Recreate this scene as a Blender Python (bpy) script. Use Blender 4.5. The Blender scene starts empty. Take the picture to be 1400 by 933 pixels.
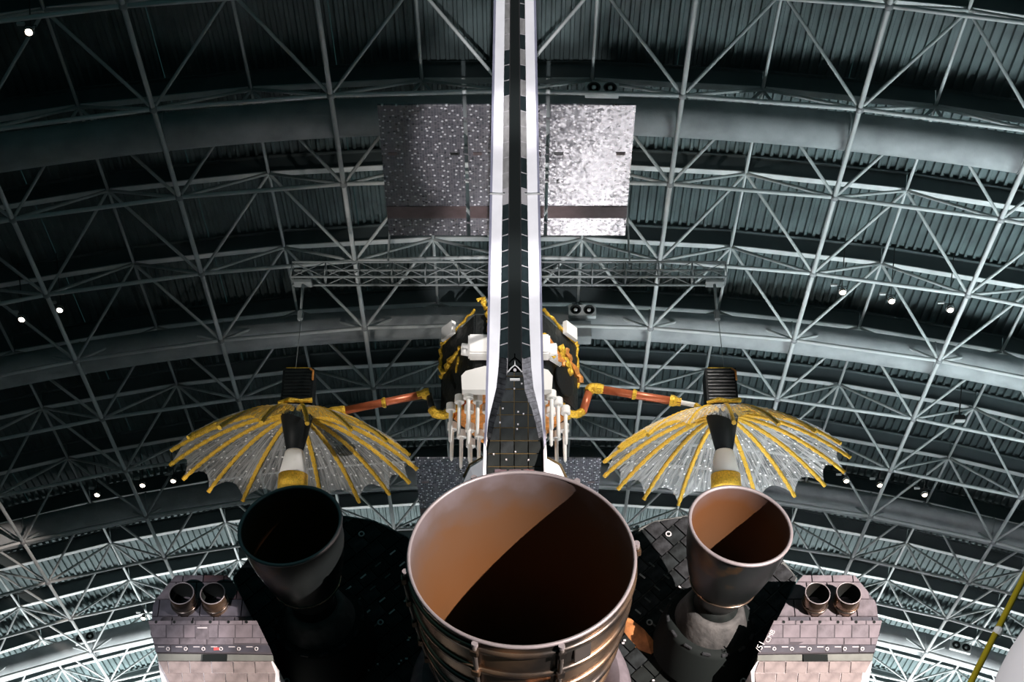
import bpy, bmesh, math, random
from mathutils import Vector, Matrix
random.seed(7)
S = bpy.context.scene
COL = S.collection
rad = math.radians

# ------------------------------------------------------------------ camera, world, lights, exposure
cam_d = bpy.data.cameras.new('camera')
cam_d.sensor_width = 36.0
cam_d.lens = 36.0 * 2200 / 1400
cam_d.clip_end = 300
cam = bpy.data.objects.new('camera', cam_d)
cam.location = (0, 0, 1.5)
cam.rotation_euler = (rad(90 + 31.642), 0, 0)
COL.objects.link(cam)
S.camera = cam

world = bpy.data.worlds.new('hall_ambient')
S.world = world
world.use_nodes = True
bg = world.node_tree.nodes['Background']
bg.inputs[0].default_value = (0.26, 0.74, 0.76, 1)
bg.inputs[1].default_value = 0.09

def aim(o, target):
    o.rotation_euler = (Vector(target) - o.location).to_track_quat('-Z', 'Y').to_euler()

def area(name, loc, target, size, power, color=(1, 1, 1), size_y=None, spread=None):
    d = bpy.data.lights.new(name, 'AREA')
    d.energy = power; d.color = color; d.size = size
    if size_y:
        d.shape = 'RECTANGLE'; d.size_y = size_y
    if spread:
        d.spread = rad(spread)
    o = bpy.data.objects.new(name, d); o.location = loc; COL.objects.link(o); aim(o, target)
    return o

def spot(name, loc, target, power, angle, color=(1, 1, 1), radius=0.2, blend=0.4):
    d = bpy.data.lights.new(name, 'SPOT')
    d.energy = power; d.color = color; d.spot_size = rad(angle); d.spot_blend = blend; d.shadow_soft_size = radius
    o = bpy.data.objects.new(name, d); o.location = loc; COL.objects.link(o); aim(o, target)
    return o

# two floodlights behind the orbiter, then added unseen fills for tail, satellite, roof
spot('floodlight_key', (12.0, 4.5, 4.7), (2.3, 16.2, 6.7), 46000, 24.9, (1.0, 0.86, 0.78), 0.06, 0.12)
spot('floodlight_left_pod', (-7.0, 3.0, 1.0), (-3.80, 16.9, 8.05), 8000, 5.6, (1.0, 0.93, 0.95), 0.05, 0.5)
for z_ in (10.45, 12.6, 15.2):   # three narrow unseen spots added to brighten the tail fin
    spot('tail_fill', (0.035, 3.0, 0.6), (0.035, 15.0, z_), 12500, 8.4, (1.0, 0.97, 0.98), 0.05, 0.45)
spot('left_dish_fill', (-12.0, 17.0, 1.0), (-2.8, 25.2, 14.9), 6500, 24, (1.0, 0.95, 0.88), 0.2, 0.6)  # added from below to brighten the left dish and helices
spot('right_dish_fill', (12.0, 17.0, 1.0), (2.8, 25.2, 14.9), 3000, 22, (1.0, 0.95, 0.88), 0.2, 0.6)  # added likewise for the right dish
spot('satellite_fill', (5.0, 17.5, 19.2), (0.3, 25.0, 15.2), 3800, 46, (1.0, 0.95, 0.90), 0.2, 0.6)  # unseen spot added to brighten the satellite
spot('orbiter_back_fill', (7.0, 33.0, 17.5), (3.3, 28.6, 9.0), 85000, 31, (1.0, 0.96, 0.96), 0.5, 0.6)  # added so the right solar panel mirrors a bright orbiter back
spot('capsule_fill', (-2.5, 2.5, 7.5), (3.5, 8.8, 5.0), 2600, 26, (1.0, 0.97, 0.97), 0.2, 0.5)  # added to brighten the capsule and the yellow pole
spot('fin_root_fill', (-4.5, 8.0, 18.0), (-.2, 17.4, 10.4), 2600, 7.5, (1.0, 0.97, 0.97), 0.05, 0.4)  # added to brighten the white fairing at the fin root
area('far_roof_fill', (0, 51, 1.0), (0, 54.5, 20), 44, 15000, (0.96, 1.0, 1.0), 7, 80)  # unseen fill added near the floor for the far roof
area('right_roof_fill', (14.5, 27, 1.0), (12, 27, 20), 6, 1700, (0.82, 0.98, 1.0), 24, 66)  # unseen fill added to brighten the right half of the roof

S.view_settings.view_transform = 'Standard'
S.view_settings.look = 'None'
S.view_settings.gamma = 1.0
S.view_settings.exposure = 0.0
S.view_settings.use_curve_mapping = False

# ------------------------------------------------------------------ materials
def mat(name, color, rough=0.6, metal=0.0, var=0.0, scale=8.0, bump=0.0, bscale=40.0, color2=None, emit=0.0, thr=(0.35, 0.65), aniso=(1, 1, 1)):
    m = bpy.data.materials.new(name); m.use_nodes = True
    nt = m.node_tree; b = nt.nodes['Principled BSDF']
    b.inputs['Base Color'].default_value = (*color, 1)
    b.inputs['Roughness'].default_value = rough
    b.inputs['Metallic'].default_value = metal
    tc = nt.nodes.new('ShaderNodeTexCoord')
    mp = nt.nodes.new('ShaderNodeMapping'); mp.inputs['Scale'].default_value = aniso
    nt.links.new(tc.outputs['Object'], mp.inputs[0])
    if color2 or var:
        n = nt.nodes.new('ShaderNodeTexNoise'); n.inputs['Scale'].default_value = scale; n.inputs['Detail'].default_value = 5
        nt.links.new(mp.outputs[0], n.inputs['Vector'])
        r = nt.nodes.new('ShaderNodeValToRGB')
        r.color_ramp.elements[0].position, r.color_ramp.elements[1].position = thr
        c2 = color2 if color2 else tuple(min(1, c * (1 + var)) for c in color)
        c1 = color if color2 else tuple(c * (1 - var) for c in color)
        r.color_ramp.elements[0].color = (*c1, 1); r.color_ramp.elements[1].color = (*c2, 1)
        nt.links.new(n.outputs['Fac'], r.inputs[0]); nt.links.new(r.outputs[0], b.inputs['Base Color'])
    if bump:
        n2 = nt.nodes.new('ShaderNodeTexNoise'); n2.inputs['Scale'].default_value = bscale; n2.inputs['Detail'].default_value = 3
        nt.links.new(mp.outputs[0], n2.inputs['Vector'])
        bp = nt.nodes.new('ShaderNodeBump'); bp.inputs['Strength'].default_value = bump; bp.inputs['Distance'].default_value = 0.02
        nt.links.new(n2.outputs['Fac'], bp.inputs['Height']); nt.links.new(bp.outputs[0], b.inputs['Normal'])
    if emit:
        b.inputs['Emission Color'].default_value = (*color, 1); b.inputs['Emission Strength'].default_value = emit
    return m

M = {}
M['frame'] = mat('painted_steel_tube', (0.58, 0.60, 0.60), 0.45, 0.0, 0.08, 3)
M['brace'] = mat('painted_steel_brace', (0.46, 0.49, 0.49), 0.5, 0.0, 0.08, 3)
M['beam'] = mat('shaded_roof_beam_steel', (0.10, 0.125, 0.13), 0.5, 0, 0.1, 2)
M['deck'] = mat('corrugated_roof_steel', (0.085, 0.115, 0.118), 0.55, 0.0, 0.18, 1.6)
M['duct'] = mat('grey_fabric_duct', (0.36, 0.385, 0.395), 0.8, 0, 0.15, 2.0, 0.15, 30)
M['node'] = mat('steel_node', (0.30, 0.31, 0.32), 0.5, 0.2)
M['floor'] = mat('polished_concrete', (0.09, 0.095, 0.095), 0.5, 0, 0.1, 1)
M['wall'] = mat('hall_wall_panel', (0.25, 0.27, 0.28), 0.8, 0, 0.1, 1)
M['white'] = mat('white_insulation', (0.80, 0.79, 0.83), 0.65, 0, 0.06, 3, 0.1, 20)
M['whiteedge'] = mat('shaded_side_insulation', (0.30, 0.30, 0.40), 0.7, 0, 0.1, 6)
M['black'] = mat('black_tile', (0.008, 0.0105, 0.0105), 0.6, 0, 0.3, 10)
M['black2'] = mat('worn_black_tile', (0.013, 0.016, 0.0175), 0.55, 0, 0.5, 12)
M['black3'] = mat('lighter_black_tile', (0.022, 0.024, 0.027), 0.6, 0, 0.5, 14)
M['gap'] = mat('pale_gap_filler', (0.09, 0.1, 0.1), 0.8)
M['gapbrass'] = mat('brass_gap_filler', (0.07, 0.05, 0.02), 0.6)
M['slot'] = mat('dark_cavity', (0.008, 0.011, 0.011), 0.8)
M['greytile'] = mat('grey_worn_tile', (0.34, 0.33, 0.33), 0.7, 0, 0.2, 9)
M['tealtile'] = mat('dark_teal_tile', (0.022, 0.033, 0.036), 0.5, 0, 0.2, 9)
M['rubgrey'] = mat('scuffed_grey_seal', (0.20, 0.20, 0.22), 0.8, 0, 0.35, 25)
M['lav'] = mat('lavender_grey_tile', (0.125, 0.109, 0.127), 0.7, 0, 0.22, 7)
M['lav2'] = mat('worn_lavender_tile', (0.1, 0.089, 0.105), 0.7, 0, 0.3, 11)
M['lavdark'] = mat('slate_tile', (0.04, 0.04, 0.054), 0.6, 0, 0.25, 9)
M['joint'] = mat('dark_tile_joint', (0.055, 0.05, 0.06), 0.9)
M['heat'] = mat('heat_stained_tile', (0.12, 0.05, 0.05), 0.6, 0, 0, 3.2, 0, 0, (0.05, 0.042, 0.055))
M['strip'] = mat('grey_green_seal', (0.12, 0.13, 0.122), 0.8, 0, 0.15, 6)
M['marble'] = mat('stained_white_tile', (0.29, 0.25, 0.25), 0.65, 0, 0, 7, 0, 0, (0.17, 0.145, 0.15), thr=(0.5, 0.72))
M['mark'] = mat('white_stencil', (0.5, 0.48, 0.5), 0.6)
M['red'] = mat('red_stencil', (0.5, 0.06, 0.06), 0.6)
def bell_inside(name, stops, length):  # ramp mixes heat tint with warm light and throat shade painted in
    m = mat(name, (.1, .1, .1), 0.55, 0.0)
    nt = m.node_tree; b = nt.nodes['Principled BSDF']; b.inputs['Specular IOR Level'].default_value = 0.3
    tc = nt.nodes.new('ShaderNodeTexCoord'); sx = nt.nodes.new('ShaderNodeSeparateXYZ')
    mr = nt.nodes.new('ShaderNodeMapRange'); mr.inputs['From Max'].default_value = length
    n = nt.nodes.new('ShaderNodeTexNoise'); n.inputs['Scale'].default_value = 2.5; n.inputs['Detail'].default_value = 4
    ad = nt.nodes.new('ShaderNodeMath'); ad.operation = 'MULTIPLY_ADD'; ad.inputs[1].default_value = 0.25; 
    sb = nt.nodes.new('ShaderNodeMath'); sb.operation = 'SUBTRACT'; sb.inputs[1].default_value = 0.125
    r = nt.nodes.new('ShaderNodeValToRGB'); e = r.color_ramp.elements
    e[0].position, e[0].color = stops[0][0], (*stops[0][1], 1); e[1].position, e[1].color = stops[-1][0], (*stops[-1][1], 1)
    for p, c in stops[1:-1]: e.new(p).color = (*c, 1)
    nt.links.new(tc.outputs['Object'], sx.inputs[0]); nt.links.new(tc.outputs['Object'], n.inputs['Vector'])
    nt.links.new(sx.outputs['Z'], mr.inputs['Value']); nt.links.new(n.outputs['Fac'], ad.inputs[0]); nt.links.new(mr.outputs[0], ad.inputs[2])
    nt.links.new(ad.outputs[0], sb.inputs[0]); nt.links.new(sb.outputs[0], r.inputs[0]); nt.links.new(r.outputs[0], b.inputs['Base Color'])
    return m
M['nozin'] = bell_inside('heat_and_light_tinted_inside', [(0.0, (.105, .09, .10)), (.08, (.075, .053, .046)), (.2, (.082, .041, .020)), (.45, (.082, .034, .011)), (.8, (.05, .025, .01)), (1, (.008, .010, .010))], 3.0)
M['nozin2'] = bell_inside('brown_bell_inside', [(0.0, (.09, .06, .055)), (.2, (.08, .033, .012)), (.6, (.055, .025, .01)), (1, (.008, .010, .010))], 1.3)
M['nozout'] = mat('blackened_bell_steel', (0.10, 0.09, 0.085), 0.27, 0.9, 0, 1.6, 0.10, 8, (0.36, 0.24, 0.16), thr=(0.42, 0.62))
M['noziom'] = mat('coated_bell', (0.011, 0.014, 0.015), 0.36, 0.3, 0, 1.7, 0, 0, (0.10, 0.05, 0.015), thr=(0.57, 0.66))
M['rim'] = mat('pale_bell_rim', (0.23, 0.21, 0.225), 0.42, 0.3)
M['band'] = mat('bell_stiffener_steel', (0.10, 0.09, 0.085), 0.27, 0.9, 0, 1.8, 0.1, 9, (0.36, 0.24, 0.16), thr=(0.42, 0.62))
M['pipe'] = mat('dark_drain_pipe', (0.10, 0.09, 0.085), 0.4, 0.6)
M['gold'] = mat('gold_foil', (0.85, 0.50, 0.05), 0.32, 0.55, 0.25, 30, 0.8, 60)
M['goldrib'] = mat('gold_wrapped_rib', (0.90, 0.58, 0.05), 0.5, 0.0, 0, 60, 0.8, 80, (0.62, 0.33, 0.02))
M['amber'] = mat('amber_foil', (0.62, 0.24, 0.05), 0.4, 0.2, 0.3, 14, 0.8, 20)
M['copper'] = mat('copper_red_boom', (0.50, 0.13, 0.055), 0.35, 0.3, 0.1, 8)
M['kapton'] = mat('black_insulation', (0.010, 0.012, 0.012), 0.38, 0, 0.3, 8, 0.7, 10)
M['blackbox'] = mat('black_louvre', (0.010, 0.012, 0.013), 0.5)
M['satwhite'] = mat('satellite_white', (0.82, 0.80, 0.78), 0.6)
M['lattice'] = mat('grey_lattice_steel', (0.30, 0.33, 0.34), 0.55)
M['cable'] = mat('steel_cable', (0.35, 0.37, 0.37), 0.5, 0.4)
M['lampbody'] = mat('black_lamp_can', (0.03, 0.03, 0.03), 0.5)
M['lampgrey'] = mat('pale_ballast', (0.6, 0.6, 0.6), 0.5)
M['lens'] = mat('warm_lamp_lens', (1.0, 0.86, 0.68), 0.3, emit=9)
M['diffuser'] = mat('white_vent_box', (0.72, 0.74, 0.74), 0.6)
M['fandark'] = mat('dark_vent_throat', (0.03, 0.035, 0.035), 0.5)
M['yellow'] = mat('yellow_pole_paint', (0.32, 0.245, 0.008), 0.45)
M['tank'] = mat('pale_capsule_skin', (0.62, 0.60, 0.62), 0.6, 0, 0.06, 2)
M['blanket'] = mat('grey_quilted_blanket', (0.018, 0.019, 0.02), 0.7, 0, 0, 5, 0.5, 14, (0.065, 0.065, 0.065))  # grey blanket darkened, the boot's shade put into the colour
M['bronze'] = mat('amber_stained_plate', (0.42, 0.17, 0.06), 0.55, 0.2, 0.4, 10)
M['brownband'] = mat('brown_cell_band', (0.10, 0.068, 0.068), 0.6, 0, 0.15, 10)
M['panelframe'] = mat('solar_frame', (0.20, 0.19, 0.21), 0.5, 0.3)

def mesh_fabric():
    m = bpy.data.materials.new('sheer_reflector_mesh'); m.use_nodes = True
    nt = m.node_tree; b = nt.nodes['Principled BSDF']; out = nt.nodes['Material Output']
    b.inputs['Base Color'].default_value = (0.8, 0.8, 0.8, 1); b.inputs['Roughness'].default_value = 0.5
    tr = nt.nodes.new('ShaderNodeBsdfTransparent')
    mx = nt.nodes.new('ShaderNodeMixShader')
    tc = nt.nodes.new('ShaderNodeTexCoord')
    mp = nt.nodes.new('ShaderNodeMapping'); mp.inputs['Scale'].default_value = (9, 2.2, 2.2)
    n = nt.nodes.new('ShaderNodeTexNoise'); n.inputs['Scale'].default_value = 1.6; n.inputs['Detail'].default_value = 7
    n.inputs['Distortion'].default_value = 1.2
    nt.links.new(tc.outputs['UV'], mp.inputs[0]); nt.links.new(mp.outputs[0], n.inputs['Vector'])
    r = nt.nodes.new('ShaderNodeMapRange')
    r.inputs['From Min'].default_value = 0.3; r.inputs['From Max'].default_value = 0.75
    r.inputs['To Min'].default_value = 0.10; r.inputs['To Max'].default_value = 0.62
    nt.links.new(n.outputs['Fac'], r.inputs[0])
    # small opaque dots scattered over the mesh
    v = nt.nodes.new('ShaderNodeTexVoronoi'); v.inputs['Scale'].default_value = 9
    nt.links.new(tc.outputs['Object'], v.inputs['Vector'])
    lt = nt.nodes.new('ShaderNodeMath'); lt.operation = 'LESS_THAN'; lt.inputs[1].default_value = 0.19
    nt.links.new(v.outputs['Distance'], lt.inputs[0])
    ad = nt.nodes.new('ShaderNodeMath'); ad.operation = 'MAXIMUM'
    nt.links.new(r.outputs[0], ad.inputs[0]); nt.links.new(lt.outputs[0], ad.inputs[1])
    nt.links.new(ad.outputs[0], mx.inputs[0]); nt.links.new(tr.outputs[0], mx.inputs[1]); nt.links.new(b.outputs[0], mx.inputs[2])
    nt.links.new(mx.outputs[0], out.inputs['Surface'])
    return m
M['sheer'] = mesh_fabric()

def solar_cells():
    m = bpy.data.materials.new('solar_cells'); m.use_nodes = True
    nt = m.node_tree; b = nt.nodes['Principled BSDF']
    tc = nt.nodes.new('ShaderNodeTexCoord')
    # cell grid
    br = nt.nodes.new('ShaderNodeTexBrick'); br.offset = 0.0
    br.inputs['Scale'].default_value = 1.0
    br.inputs['Brick Width'].default_value = 0.042; br.inputs['Row Height'].default_value = 0.03
    br.inputs['Mortar Size'].default_value = 0.003
    br.inputs['Color1'].default_value = (0.17, 0.165, 0.19, 1); br.inputs['Color2'].default_value = (0.05, 0.052, 0.07, 1)
    br.inputs['Mortar'].default_value = (0.22, 0.21, 0.23, 1)
    nt.links.new(tc.outputs['Object'], br.inputs['Vector'])
    # scattered white dots painted in for the sparkle of the cells
    v = nt.nodes.new('ShaderNodeTexVoronoi'); v.inputs['Scale'].default_value = 8.5; v.inputs['Randomness'].default_value = 0.8
    v.voronoi_dimensions = '2D'
    nt.links.new(tc.outputs['Object'], v.inputs['Vector'])
    lt = nt.nodes.new('ShaderNodeMath'); lt.operation = 'LESS_THAN'; lt.inputs[1].default_value = 0.155
    nt.links.new(v.outputs['Distance'], lt.inputs[0])
    mx = nt.nodes.new('ShaderNodeMix'); mx.data_type = 'RGBA'
    nt.links.new(lt.outputs[0], mx.inputs['Factor']); nt.links.new(br.outputs['Color'], mx.inputs['A'])
    mx.inputs['B'].default_value = (0.85, 0.84, 0.88, 1)
    nt.links.new(mx.outputs['Result'], b.inputs['Base Color'])
    # each cell a little out of plane, so that they glint one by one
    wn = nt.nodes.new('ShaderNodeTexVoronoi'); wn.inputs['Scale'].default_value = 26; wn.voronoi_dimensions = '2D'
    nt.links.new(tc.outputs['Object'], wn.inputs['Vector'])
    sub = nt.nodes.new('ShaderNodeVectorMath'); sub.operation = 'SUBTRACT'; sub.inputs[1].default_value = (0.5, 0.5, 0.5)
    sc = nt.nodes.new('ShaderNodeVectorMath'); sc.operation = 'SCALE'; sc.inputs['Scale'].default_value = 0.10
    geo = nt.nodes.new('ShaderNodeNewGeometry')
    add = nt.nodes.new('ShaderNodeVectorMath'); add.operation = 'ADD'
    nrm = nt.nodes.new('ShaderNodeVectorMath'); nrm.operation = 'NORMALIZE'
    nt.links.new(wn.outputs['Color'], sub.inputs[0]); nt.links.new(sub.outputs[0], sc.inputs[0])
    nt.links.new(sc.outputs[0], add.inputs[0]); nt.links.new(geo.outputs['Normal'], add.inputs[1])
    nt.links.new(add.outputs[0], nrm.inputs[0]); nt.links.new(nrm.outputs[0], b.inputs['Normal'])
    b.inputs['Roughness'].default_value = 0.22
    b.inputs['IOR'].default_value = 2.3
    return m
M['cells'] = solar_cells()

for k in ('black', 'black2', 'black3', 'slot', 'tealtile', 'blackbox', 'gapbrass'):
    M[k].node_tree.nodes['Principled BSDF'].inputs['Specular IOR Level'].default_value = 0.12

# ------------------------------------------------------------------ builders
def link(name, data, parent=None, m=None, smooth=False):
    o = bpy.data.objects.new(name, data); COL.objects.link(o)
    if parent: o.parent = parent
    if m is not None and data is not None and len(data.materials) == 0: data.materials.append(m)
    if smooth and data is not None:
        for p in data.polygons: p.use_smooth = True
    return o

def bm_obj(name, bm, m, parent=None, smooth=False):
    me = bpy.data.meshes.new(name)
    bmesh.ops.recalc_face_normals(bm, faces=bm.faces)
    bm.to_mesh(me); bm.free()
    return link(name, me, parent, m, smooth)

def thing(name, label, cat, loc=(0, 0, 0), group=None):
    o = bpy.data.objects.new(name, None); o.empty_display_size = 0.3
    COL.objects.link(o); o.location = loc
    o['label'] = label; o['category'] = cat
    if group: o['group'] = group
    return o

def tag(o, label, cat, group=None):
    o['label'] = label; o['category'] = cat
    if group: o['group'] = group
    return o

def part(name, parent):
    o = bpy.data.objects.new(name, None); o.empty_display_size = 0.2
    COL.objects.link(o); o.parent = parent
    return o

def axis_frame(d):
    d = Vector(d).normalized()
    a = Vector((0, 0, 1)) if abs(d.z) < 0.9 else Vector((1, 0, 0))
    u = a.cross(d).normalized(); v = d.cross(u)
    return u, v, d

def add_tube(bm, pts, r, n=8, caps=True):
    pts = [Vector(p) for p in pts]
    rr = r if isinstance(r, (list, tuple)) else [r] * len(pts)
    rings = []
    u0 = None
    for i, p in enumerate(pts):
        t = (pts[min(i + 1, len(pts) - 1)] - pts[max(i - 1, 0)]).normalized()
        if u0 is None: u0 = axis_frame(t)[0]
        u = (u0 - t * u0.dot(t)).normalized(); v = t.cross(u); u0 = u
        rings.append([bm.verts.new(p + (u * math.cos(2 * math.pi * k / n) + v * math.sin(2 * math.pi * k / n)) * rr[i]) for k in range(n)])
    for a, b in zip(rings, rings[1:]):
        for k in range(n): bm.faces.new((a[k], a[(k + 1) % n], b[(k + 1) % n], b[k]))
    if caps:
        bm.faces.new(rings[0][::-1]); bm.faces.new(rings[-1])
    return rings

def add_lathe(bm, prof, o, d, n=48, close=False):
    """prof: list of (distance along d, radius)"""
    u, v, d = axis_frame(d); o = Vector(o)
    rings = [[bm.verts.new(o + d * s + (u * math.cos(2 * math.pi * k / n) + v * math.sin(2 * math.pi * k / n)) * r) for k in range(n)] for s, r in prof]
    pairs = list(zip(rings, rings[1:]))
    if close: pairs.append((rings[-1], rings[0]))
    for a, b in pairs:
        for k in range(n): bm.faces.new((a[k], a[(k + 1) % n], b[(k + 1) % n], b[k]))
    return rings

def add_box(bm, c, s, rot=None):
    c = Vector(c); vs = []
    for x in (-.5, .5):
        for y in (-.5, .5):
            for z in (-.5, .5):
                p = Vector((x * s[0], y * s[1], z * s[2]))
                if rot: p = rot @ p
                vs.append(bm.verts.new(c + p))
    for f in ((0, 1, 3, 2), (4, 6, 7, 5), (0, 4, 5, 1), (2, 3, 7, 6), (0, 2, 6, 4), (1, 5, 7, 3)):
        bm.faces.new([vs[i] for i in f])
    return vs

def add_ring(bm, o, d, R, r, n=48, k=8):
    prof = [(r * math.sin(2 * math.pi * i / k), R + r * math.cos(2 * math.pi * i / k)) for i in range(k)]
    return add_lathe(bm, prof, o, d, n, close=True)

def hull(name, pts, m, parent, bevel=0):
    bm = bmesh.new()
    for p in pts: bm.verts.new(p)
    r = bmesh.ops.convex_hull(bm, input=bm.verts)
    bmesh.ops.delete(bm, geom=[v for v in bm.verts if not v.link_faces], context='VERTS')
    bmesh.ops.dissolve_limit(bm, angle_limit=0.02, verts=bm.verts, edges=bm.edges)
    if bevel: bmesh.ops.bevel(bm, geom=list(bm.edges), offset=bevel, segments=2, affect='EDGES')
    return bm_obj(name, bm, m, parent)

def box(name, c, s, m, parent=None, bevel=0, rot=None):
    bm = bmesh.new(); add_box(bm, c, s, rot)
    if bevel: bmesh.ops.bevel(bm, geom=list(bm.edges), offset=bevel, segments=2, affect='EDGES')
    return bm_obj(name, bm, m, parent)

def tube(name, pts, r, m, parent=None, n=8, smooth=True):
    bm = bmesh.new(); add_tube(bm, pts, r, n)
    return bm_obj(name, bm, m, parent, smooth)

def clip(poly, a, b):
    """keep the part of poly left of the line a->b"""
    out = []
    def side(p): return (b[0] - a[0]) * (p[1] - a[1]) - (b[1] - a[1]) * (p[0] - a[0])
    for i in range(len(poly)):
        p, q = poly[i], poly[(i + 1) % len(poly)]
        sp_, sq = side(p), side(q)
        if sp_ >= 0: out.append(p)
        if (sp_ >= 0) != (sq >= 0):
            t = sp_ / (sp_ - sq); out.append((p[0] + (q[0] - p[0]) * t, p[1] + (q[1] - p[1]) * t))
    return out

def area2(p): return 0.5 * sum(p[i][0] * p[(i + 1) % len(p)][1] - p[(i + 1) % len(p)][0] * p[i][1] for i in range(len(p)))

def tile_polygon(parent, poly, org, ux, uy, nrm, su, sv, rot, gap, thick, pick, name='tile', shift=0.0, minarea=0.15, limit=290, rough_h=0.0, skip=None):
    """cover a convex polygon (in plane coordinates) with single tiles, each an object of its own"""
    if area2(poly) < 0: poly = poly[::-1]
    org, ux, uy, nrm = Vector(org), Vector(ux), Vector(uy), Vector(nrm)
    c, s = math.cos(rot), math.sin(rot)
    rp = [(x * c + y * s, -x * s + y * c) for x, y in poly]
    x0, x1 = min(p[0] for p in rp), max(p[0] for p in rp); y0, y1 = min(p[1] for p in rp), max(p[1] for p in rp)
    n = 0; j = 0; y = y0
    while y < y1:
        x = x0 - su + (shift * su if j % 2 else 0)
        while x < x1:
            cell = [(x + gap / 2, y + gap / 2), (x + su - gap / 2, y + gap / 2), (x + su - gap / 2, y + sv - gap / 2), (x + gap / 2, y + sv - gap / 2)]
            for k in range(len(rp)):
                if len(cell) < 3: break
                cell = clip(cell, rp[k], rp[(k + 1) % len(rp)])
            if len(cell) >= 3 and abs(area2(cell)) > minarea * su * sv and n < limit:
                pl = [(px * c - py * s, px * s + py * c) for px, py in cell]
                mx, my = sum(p[0] for p in pl) / len(pl), sum(p[1] for p in pl) / len(pl)
                if not (skip and skip(mx, my)):
                    h = thick * (1 + random.uniform(-rough_h, rough_h))
                    o3 = org + ux * mx + uy * my
                    vs = [ux * (p[0] - mx) + uy * (p[1] - my) for p in pl]
                    top = [q * (1 - 0.03) + nrm * h for q in vs]; k = len(vs)
                    me = bpy.data.meshes.new(name)
                    me.from_pydata(vs + top, [], [tuple(range(k, 2 * k))] + [(i, (i + 1) % k, k + (i + 1) % k, k + i) for i in range(k)])
                    bm = bmesh.new(); bm.from_mesh(me); bmesh.ops.recalc_face_normals(bm, faces=bm.faces)
                    if bm.faces:
                        bm.faces.ensure_lookup_table()
                        if bm.faces[0].normal.dot(nrm) < 0: bmesh.ops.reverse_faces(bm, faces=bm.faces)
                    bm.to_mesh(me); bm.free()
                    o = link(name, me, parent, pick(mx, my)); o.location = o3
                    n += 1
            x += su
        y += sv; j += 1
    return n

UNIT = {}
def unit_bar(key, r, m, n=8):
    """a tube of unit length along z, one mesh shared by all bars of a kind"""
    if key not in UNIT:
        bm = bmesh.new(); add_tube(bm, [(0, 0, 0), (0, 0, 1)], r, n)
        me = bpy.data.meshes.new(key); bmesh.ops.recalc_face_normals(bm, faces=bm.faces); bm.to_mesh(me); bm.free()
        me.materials.append(m)
        for p in me.polygons: p.use_smooth = len(p.vertices) == 4
        UNIT[key] = me
    return UNIT[key]

def bar(name, a, b, key, r, m, parent, n=8):
    a, b = Vector(a), Vector(b)
    o = link(name, unit_bar(key, r, m, n), parent)
    o.location = a; o.rotation_mode = 'QUATERNION'
    o.rotation_quaternion = (b - a).to_track_quat('Z', 'Y'); o.scale = (1, 1, (b - a).length)
    return o

# ------------------------------------------------------------------ the hall: barrel-vaulted double-layer space frame
R, ROW, Y0, DT, CX, HU, H0 = 47.145, 2.618, 24.875, 0.067, -0.097, 1.4, 20.5
ZC = H0 - R
def vault(th, r, y): return Vector((CX + r * math.sin(th), y, ZC + r * math.cos(th)))
def low(i, j): return vault(i * DT, R, Y0 + j * ROW)
def up(i, j): return vault((i + .5) * DT, R + HU, Y0 + (j + .5) * ROW)
NI, J0, J1 = 7, -4, 13

fl = bmesh.new(); add_box(fl, (0, 28, -0.1), (58, 84, 0.2))
bm_obj('floor', fl, M['floor'])['kind'] = 'structure'
for nm, sx in (('wall_left', -1), ('wall_right', 1)):
    w = bmesh.new(); add_box(w, (sx * 26.2, 30, 8.6), (0.3, 72, 17.2))
    bm_obj(nm, w, M['wall'])['kind'] = 'structure'

ceil = bpy.data.objects.new('ceiling', None); COL.objects.link(ceil); ceil['kind'] = 'structure'
# corrugated deck, one sheet per bay, all sharing one mesh
nr = 18; wid = (R + HU + 0.45) * DT; prof = []
p_ = wid / nr
for k in range(nr):
    x = -wid / 2 + k * p_
    prof += [(x, 0.05), (x + p_ * .50, 0.05), (x + p_ * .60, -0.02), (x + p_ * .90, -0.02)]
prof.append((wid / 2, 0.05))
vs = [(x, y, z) for y in (-ROW / 2, ROW / 2) for x, z in prof]; n_ = len(prof)
dme = bpy.data.meshes.new('deck_panel')
dme.from_pydata(vs, [], [(k, k + 1, n_ + k + 1, n_ + k) for k in range(n_ - 1)])
dme.materials.append(M['deck'])
for j in range(J0, J1 + 1):
    for i in range(-NI - 1, NI + 1):
        th = (i + .5) * DT
        o = link('deck_panel', dme, ceil)
        o.location = vault(th, R + HU + 0.45, Y0 + (j + 0) * ROW); o.rotation_euler = (0, th, 0)

frame = thing('roof_truss', 'grey steel tube truss grid of crossing chords and diagonals under the vaulted roof', 'roof truss')
cp_, sp_ = math.cos(rad(31.642)), math.sin(rad(31.642))
def px_len(a, b):
    q = []
    for p in (a, b):
        z = p.z - 1.5; d = p.y * cp_ + z * sp_
        if d < 1: return 0
        q.append((2200 * p.x / d, 2200 * (z * cp_ - p.y * sp_) / d))
    mx, my = (q[0][0] + q[1][0]) / 2, (q[0][1] + q[1][1]) / 2
    if abs(mx) > 760 or abs(my) > 540: return 0
    return math.hypot(q[0][0] - q[1][0], q[0][1] - q[1][1])

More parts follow.
